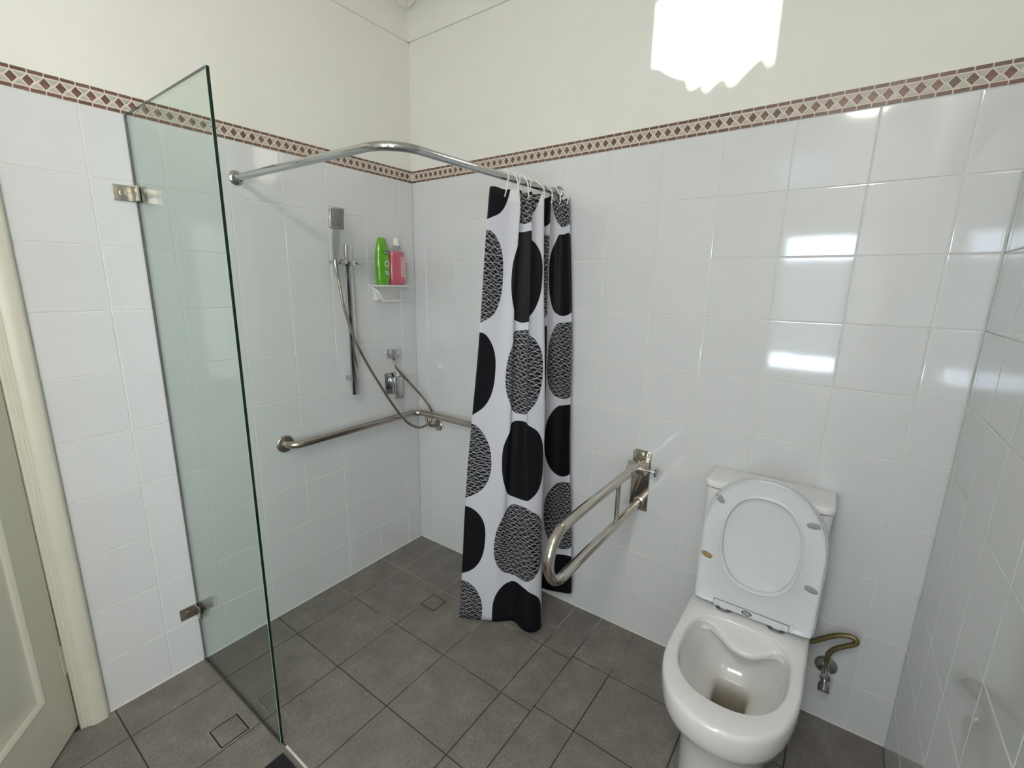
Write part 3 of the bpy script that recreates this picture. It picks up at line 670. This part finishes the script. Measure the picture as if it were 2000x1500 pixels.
# ------------------------------------------------------------------ drop-down rail beside the toilet
AX = 1.310
t = thing('drop_down_rail', 'polished steel hinged toilet support rail reaching out from the wall', 'grab rail', (AX, 0, 0.60))
bm = B()
def rplate(y, i):
    x0, x1, z0, z1 = 1.272+i, 1.346-i, .598+i, .858-i; pts = [(x1, y, z0), (x0, y, z0)]
    for k in range(7): a = math.pi/2*k/6; pts.append((x0+.015-.015*math.cos(a), y, z1-.015+.015*math.sin(a)))
    for k in range(7): a = math.pi/2*k/6; pts.append((x1-.015+.015*math.sin(a), y, z1-.015+.015*math.cos(a)))
    return pts
loft(bm, [rplate(0, 0), rplate(-.0042, 0), rplate(-.005, .0008)]); part('wall_plate', bm, polished, t)
bm = B(); lathe(bm, [(.010, 0), (.010, .003), (.007, .0045)], (1.309, -.005, .840), (0, -1, 0), 20); part('screw', bm, nickel, t)
bm = B(); lathe(bm, [(.005, 0), (.005, .001)], (1.309, -.005, .757), (0, -1, 0), 14); part('screw_hole', bm, dark, t)
bm = B(); add_box(bm, 1.274, 1.344, -.052, -.005, .772, .822, .006, 3); h_ = part('pivot_housing', bm, polished, t)
bm = B(); lathe(bm, [(.024, 0), (.024, .070)], (1.274, -.050, .797), (1, 0, 0), 28); part('pivot_barrel', bm, polished, h_)
bm = B(); lathe(bm, [(.0055, 0), (.0055, .034), (.0045, .036)], (1.343, -.050, .795), (1, 0, 0), 16); k_ = part('locking_pin', bm, chrome, t)
bm = B(); lathe(bm, [(.010, 0), (.018, .004), (.019, .009), (.015, .012), (.002, .013)], (1.378, -.050, .795), (1, 0, 0), 22); part('knob', bm, chrome, k_)
bm = B(); R_ = 0.0875; zc = 0.7205; yc = -0.638
pts = [(AX, -.045, zc+R_)] + [(AX, yc - R_*math.sin(a), zc + R_*math.cos(a)) for a in [math.pi*k/20 for k in range(21)]] + [(AX, -.010, zc-R_)]
tube(bm, pts, .0163, 20); part('rail_loop', bm, polished, t)
bm = B(); tube(bm, [(AX, -.235, zc-R_), (AX, -.235, zc+R_)], .0085, 14); part('cross_bar', bm, polished, t)
bm = B(); lathe(bm, [(.024, 0), (.024, .004), (.018, .008)], (AX, -.005, zc-R_), (0, -1, 0), 24); part('rest_collar', bm, polished, t)

# ------------------------------------------------------------------ toilet
CX = 1.768
def D(hw, yb, yf, z, pb=7.0, pf=2.25, yc=None, n=72, cx=CX):
    yc = -0.42 if yc is None else yc; L = []
    for k in range(n):
        a = 2*math.pi*k/n; c, s = math.cos(a), math.sin(a); p = pb if s > 0 else pf
        r = (abs(c)**p + abs(s)**p)**(-1/p)
        L.append((cx + hw*c*r, yc + ((yb-yc) if s > 0 else (yc-yf))*s*r, z))
    return L
t = thing('toilet', 'white close-coupled toilet with the seat and lid raised', 'toilet', (CX, -0.3, fz(CX)))
F0 = fz(CX)
bm = B()
loft(bm, [D(.118, -.012, -.560, F0, 8, 2.6, -.33), D(.119, -.012, -.562, F0+.02, 8, 2.6, -.33), D(.119, -.012, -.566, .12, 8, 2.6, -.33), D(.122, -.012, -.578, .20, 8, 2.5, -.34), D(.130, -.012, -.598, .262, 8, 2.4, -.36), D(.142, -.012, -.622, .300, 8, 2.35, -.38),
          D(.158, -.012, -.650, .318, 8, 2.3, -.40), D(.170, -.012, -.672, .336, 8, 2.3), D(.176, -.012, -.684, .362, 8, 2.3), D(.1785, -.012, -.689, .392, 8, 2.3), D(.1785, -.012, -.690, .418, 8, 2.3), D(.177, -.012, -.688, .427, 8, 2.3), D(.173, -.014, -.683, .4325, 8, 2.3), D(.168, -.02, -.676, .434, 8, 2.3),
          D(.151, -.242, -.612, .434, 3.2, 2.35, -.41), D(.146, -.247, -.606, .4315, 3.2, 2.35, -.41), D(.143, -.250, -.602, .425, 3.2, 2.35, -.41), D(.141, -.246, -.599, .402, 3.2, 2.35, -.41), D(.135, -.246, -.588, .360, 3.0, 2.3, -.41),
          D(.118, -.256, -.562, .315, 3.0, 2.3, -.40), D(.092, -.274, -.520, .280, 3.0, 2.4, -.39), D(.066, -.292, -.475, .258, 4.0, 3.2, -.38), D(.052, -.304, -.447, .245, 6, 5, -.38), D(.047, -.308, -.440, .228, 6, 5, -.38), D(.044, -.312, -.434, .13, 6, 5, -.38)], cap1=False)
part('pan', bm, ceramic, t)
bm = B(); loft(bm, [D(.0575, -.2995, -.4565, .2505, 5, 4.2, -.38), D(.0512, -.3048, -.4462, .2445, 6, 5, -.38), D(.0462, -.3088, -.4392, .228, 6, 5, -.38), D(.0450, -.3105, -.4365, .20, 6, 5, -.38), D(.0437, -.3125, -.4335, .13, 6, 5, -.38), D(.030, -.32, -.42, .1301, 6, 5, -.38)], cap0=False); part('trap', bm, water, t, 'limescale stained trap of the pan with painted-in shade')
# wavy deflector shelf under the back of the rim
fr = [(-.140, -.345, .415), (-.135, -.305, .413), (-.118, -.280, .411), (-.085, -.277, .409), (-.055, -.296, .405), (-.025, -.320, .401), (.010, -.331, .399), (.042, -.327, .400), (.072, -.306, .404), (.095, -.288, .409), (.118, -.290, .411), (.135, -.312, .413), (.141, -.350, .415)]
fp = smooth_path([(CX+a, b, c) for a, b, c in fr], 4); n_ = len(fp); bm = B()
def inner_back(k):
    a = math.pi*(1 - k/(n_-1)); a = max(0.02, min(math.pi-.02, a)); c, s = math.cos(a), math.sin(a); p = 3.2; r = (abs(c)**p+abs(s)**p)**(-1/p)
    return Vector((CX+.1462*c*r, -.41 + (.41-.2462)*s*r, .4305))
back = [inner_back(k) for k in range(n_)]
loops = []
for f, dz in ((0, 0), (.12, -.004), (.5, -.001), (.85, .0005), (.97, .000), (1.0, -.004), (1.0, -.014), (.93, -.020), (.5, -.03)):
    loops.append([back[k].lerp(fp[k], f) + Vector((0, 0, dz)) for k in range(n_)])
loft(bm, loops, False, False, closed=False); part('deflector', bm, ceramic, t, angle=60)
# cistern
bm = B()
def cis(z, i, x0=1.582, x1=1.952, y1=-.158, r=.03):
    pts = [(x1-i, -.003), (x0+i, -.003)]
    for k in range(7): a = math.pi/2*k/6; pts.append((x0+i+r-r*math.cos(a), y1+i+r-r*math.sin(a)))
    for k in range(7): a = math.pi/2*k/6; pts.append((x1-i-r+r*math.sin(a), y1+i+r-r*math.cos(a)))
    return [(x, y, z) for x, y in pts]
loft(bm, [cis(.434, .012), cis(.45, .006), cis(.60, .006), cis(.836, .003)]); ci = part('cistern', bm, ceramic, t)
bm = B(); loft(bm, [cis(.8362, .006), cis(.8375, .007), cis(.840, .0)] + [cis(.846, -.001), cis(.855, 0), cis(.860, .003), cis(.8625, .008)], True, True); part('cistern_lid', bm, ceramic, ci)
bm = B(); loft(bm, [cis(.8352, .0045), cis(.8385, .0045)]); part('lid_gap', bm, dark, ci)
bm = B(); lathe(bm, [(.021, 0), (.021, .004), (.019, .006), (.002, .006)], (1.767, -.08, .8625), (0, 0, 1), 28); part('flush_button', bm, chrome, ci)
# raised seat and lid: local frame up the tilted plane
SO = Vector((1.777, -.203, .447)); th_ = math.radians(2.2)
Ms = Matrix((Vector((1, 0, 0)), Vector((0, math.sin(th_), math.cos(th_))), Vector((0, -math.cos(th_), math.sin(th_))))).transposed().to_4x4(); Ms.translation = SO
def SD(hw, y0, y1, z, pb=2.15, pf=40, yc=.25, n=80, cx=0.0):
    L = []
    for k in range(n):
        a = 2*math.pi*k/n; c, s = math.cos(a), math.sin(a); p = pb if s > 0 else pf
        r = (abs(c)**p+abs(s)**p)**(-1/p)
        L.append(Vector((cx+hw*c*r, yc + ((y1-yc) if s > 0 else (yc-y0))*s*r, z)))
    return L
def spart(name, bm, m, parent, lab=None, **k):
    bmesh.ops.transform(bm, matrix=Ms, verts=bm.verts); return part(name, bm, m, parent, lab, **k)
bm = B()
def lid_(z, i): return SD(.1765-i, .002+i, .476-i, z)
loft(bm, [lid_(-.003, .002), lid_(-.0015, .0), lid_(-.006, -.001), lid_(-.014, .002), lid_(-.019, .012), lid_(-.0215, .04), lid_(-.0225, .10)]); 
lid = spart('lid', bm, seatp, t)
bm = B()
def mixl(tt, z):
    o_ = SD(.1725, .004, .471, z); i_ = SD(.1085, .097, .412, z, 2.3, 2.3, .2545, cx=.0); return [a.lerp(b, tt) for a, b in zip(o_, i_)]
loft(bm, [mixl(0.0, -.001), mixl(0, .011), mixl(.015, .0142), mixl(.05, .0145), mixl(.075, .0115), mixl(.12, .0105), mixl(.86, .0105), mixl(.90, .0135), mixl(.93, .0155), mixl(.975, .0155), mixl(1.0, .013), mixl(1.0, -.001)], False, False)
loft(bm, [mixl(0, -.001), mixl(1, -.001)], False, False)
bmesh.ops.remove_doubles(bm, verts=bm.verts, dist=1e-6)
seat = spart('seat', bm, seatp, t, angle=50)
def pad(x, y, rot, m, lab=None, a=.0185, b=.0092, z0=.0100, z1=.0142):
    bm = B(); L = lambda s, z: [Vector((x, y, z)) + Matrix.Rotation(rot, 3, 'Z') @ Vector((a*s*math.cos(q), b*s*math.sin(q), 0)) for q in [2*math.pi*k/24 for k in range(24)]]
    loft(bm, [L(1, z0), L(1, z1-.001), L(.85, z1)]); spart('rubber_buffer', bm, m, seat, lab)
pad(-.132, .378, -.75, greyrub); pad(.129, .368, .1, greyrub); pad(-.150, .170, -.25, amber, 'rusty yellowed rubber buffer'); pad(.149, .166, -.25, greyrub)
# hinge strip along the bottom of the seat
bm = B(); add_box(bm, -.108, .108, .001, .0235, .009, .0150, .001); hb = spart('hinge_strip', bm, seatp, seat)
for x0, x1, y0, y1 in ((-.111, .111, .0235, .0247), (-.1112, -.110, .0015, .0245), (.110, .1112, .0015, .0245), (-.094, -.0932, .0015, .0235), (.0932, .094, .0015, .0235)):
    bm = B(); add_box(bm, x0, x1, y0, y1, .0105, .01512); spart('seam', bm, silver_pr, hb, smooth=False) if False else spart('hinge_seam', bm, silver_pr, seat, smooth=False)
bm = B(); add_box(bm, .113, .124, .004, .028, .011, .0148, .001); spart('seat_rib', bm, seatp, seat)
for s, m, z in ((1.0, dark, .0155), (.78, greyrub, .0162)):
    bm = B(); L = lambda f, zz: [(-.008+.0150*s*f*math.cos(q), .0125+.0088*s*f*math.sin(q), zz) for q in [2*math.pi*k/28 for k in range(28)]]
    loft(bm, [L(1, .0135), L(1, z), L(.9, z+.0003)]); spart('release_button', bm, m, seat)
for x in (-.078, .078):
    bm = B(); lathe(bm, [(.027, 0), (.027, .003), (.022, .0065), (.010, .008)], (SO.x+x, -.196, .434), (0, 0, 1), 28); part('hinge_cap', bm, chrome, t)
    bm = B(); add_box(bm, SO.x+x-.012, SO.x+x+.012, -.212, -.186, .440, .452, .003); part('hinge_block', bm, seatp, t)

# ------------------------------------------------------------------ water valve and hose
t = thing('stop_valve', 'chrome cistern stop valve on the wall with an olive braided hose', 'valve', (2.008, 0, 0.235))
bm = B(); lathe(bm, [(.034, 0), (.034, .002), (.030, .007), (.022, .011), (.013, .013)], (2.008, 0, .235), (0, -1, 0), 28); part('wall_rose', bm, chrome, t)
bm = B(); lathe(bm, [(.0125, 0), (.0125, .050), (.015, .052), (.015, .060), (.004, .062)], (2.008, -.008, .235), (0, -1, 0), 18)
tube(bm, [(2.008, -.045, .235), (2.008, -.045, .268)], .008, 14); part('valve_body', bm, chrome, t)
bm = B(); lathe(bm, [(.012, 0), (.0150, .004), (.0175, .012), (.0175, .030), (.0135, .034), (.001, .034)], (2.009, -.060, .215), (0.0, -.75, -.66), 12); part('valve_knob', bm, chrome, t)
bm = B(); tube(bm, [(2.006, -.045, .262), (2.005, -.046, .284)], .0105, 6); part('hose_nut', bm, nickel, t)
bm = B(); tube(bm, smooth_path([(2.005, -.046, .280), (2.006, -.048, .312), (2.020, -.050, .342), (2.045, -.052, .368), (2.066, -.052, .388), (2.068, -.052, .402), (2.050, -.050, .407), (2.018, -.048, .392), (1.985, -.046, .362), (1.955, -.046, .335), (1.92, -.046, .325), (1.88, -.046, .34)], 6), .0082, 12); part('braided_hose', bm, brass, t)

# ------------------------------------------------------------------ floor wastes, mat
def waste(name, lab, x0, x1, y0, y1, edge_m):
    z = fz((x0+x1)/2); t = thing(name, lab, 'drain', ((x0+x1)/2, (y0+y1)/2, z))
    def ring(i0, i1, za, zb):
        bm = B()
        def L(i, zz): return [(x0+i, y0+i, zz), (x1-i, y0+i, zz), (x1-i, y1-i, zz), (x0+i, y1-i, zz)]
        loft(bm, [L(i0, za), L(i0, zb), L(i1, zb), L(i1, za)], False, False); return bm
    part('grate_frame', ring(-.003, .001, z-.001, z+.0009), edge_m, t, smooth=False)
    bm = B(); add_box(bm, x0, x1, y0, y1, z-.001, z+.0006); part('drain_slot', bm, dark, t, smooth=False)
    bm = B(); add_box(bm, x0+.0055, x1-.0055, y0+.0055, y1-.0055, z-.001, z+.0016, .0006); part('tile_insert', bm, floor_m, t)
waste('floor_waste', 'square tile-insert floor waste in the shower in front of the curtain', .453, .543, -.440, -.350, floor_m)
waste('floor_waste', 'square tile-insert floor waste outside the glass by the door', .362, .458, -1.322, -1.229, nickel)
bm = B(); add_box(bm, .636, 1.02, -1.72, -1.209, 0, .009, .003); bmesh.ops.translate(bm, vec=(-.83, 1.46, 0), verts=bm.verts)
o = obj('bath_mat', bm, blackrub); o.location = (.83, -1.46, fz(.83)+.0005); tag(o, 'black rubber bath mat on the floor beside the glass screen', 'mat')
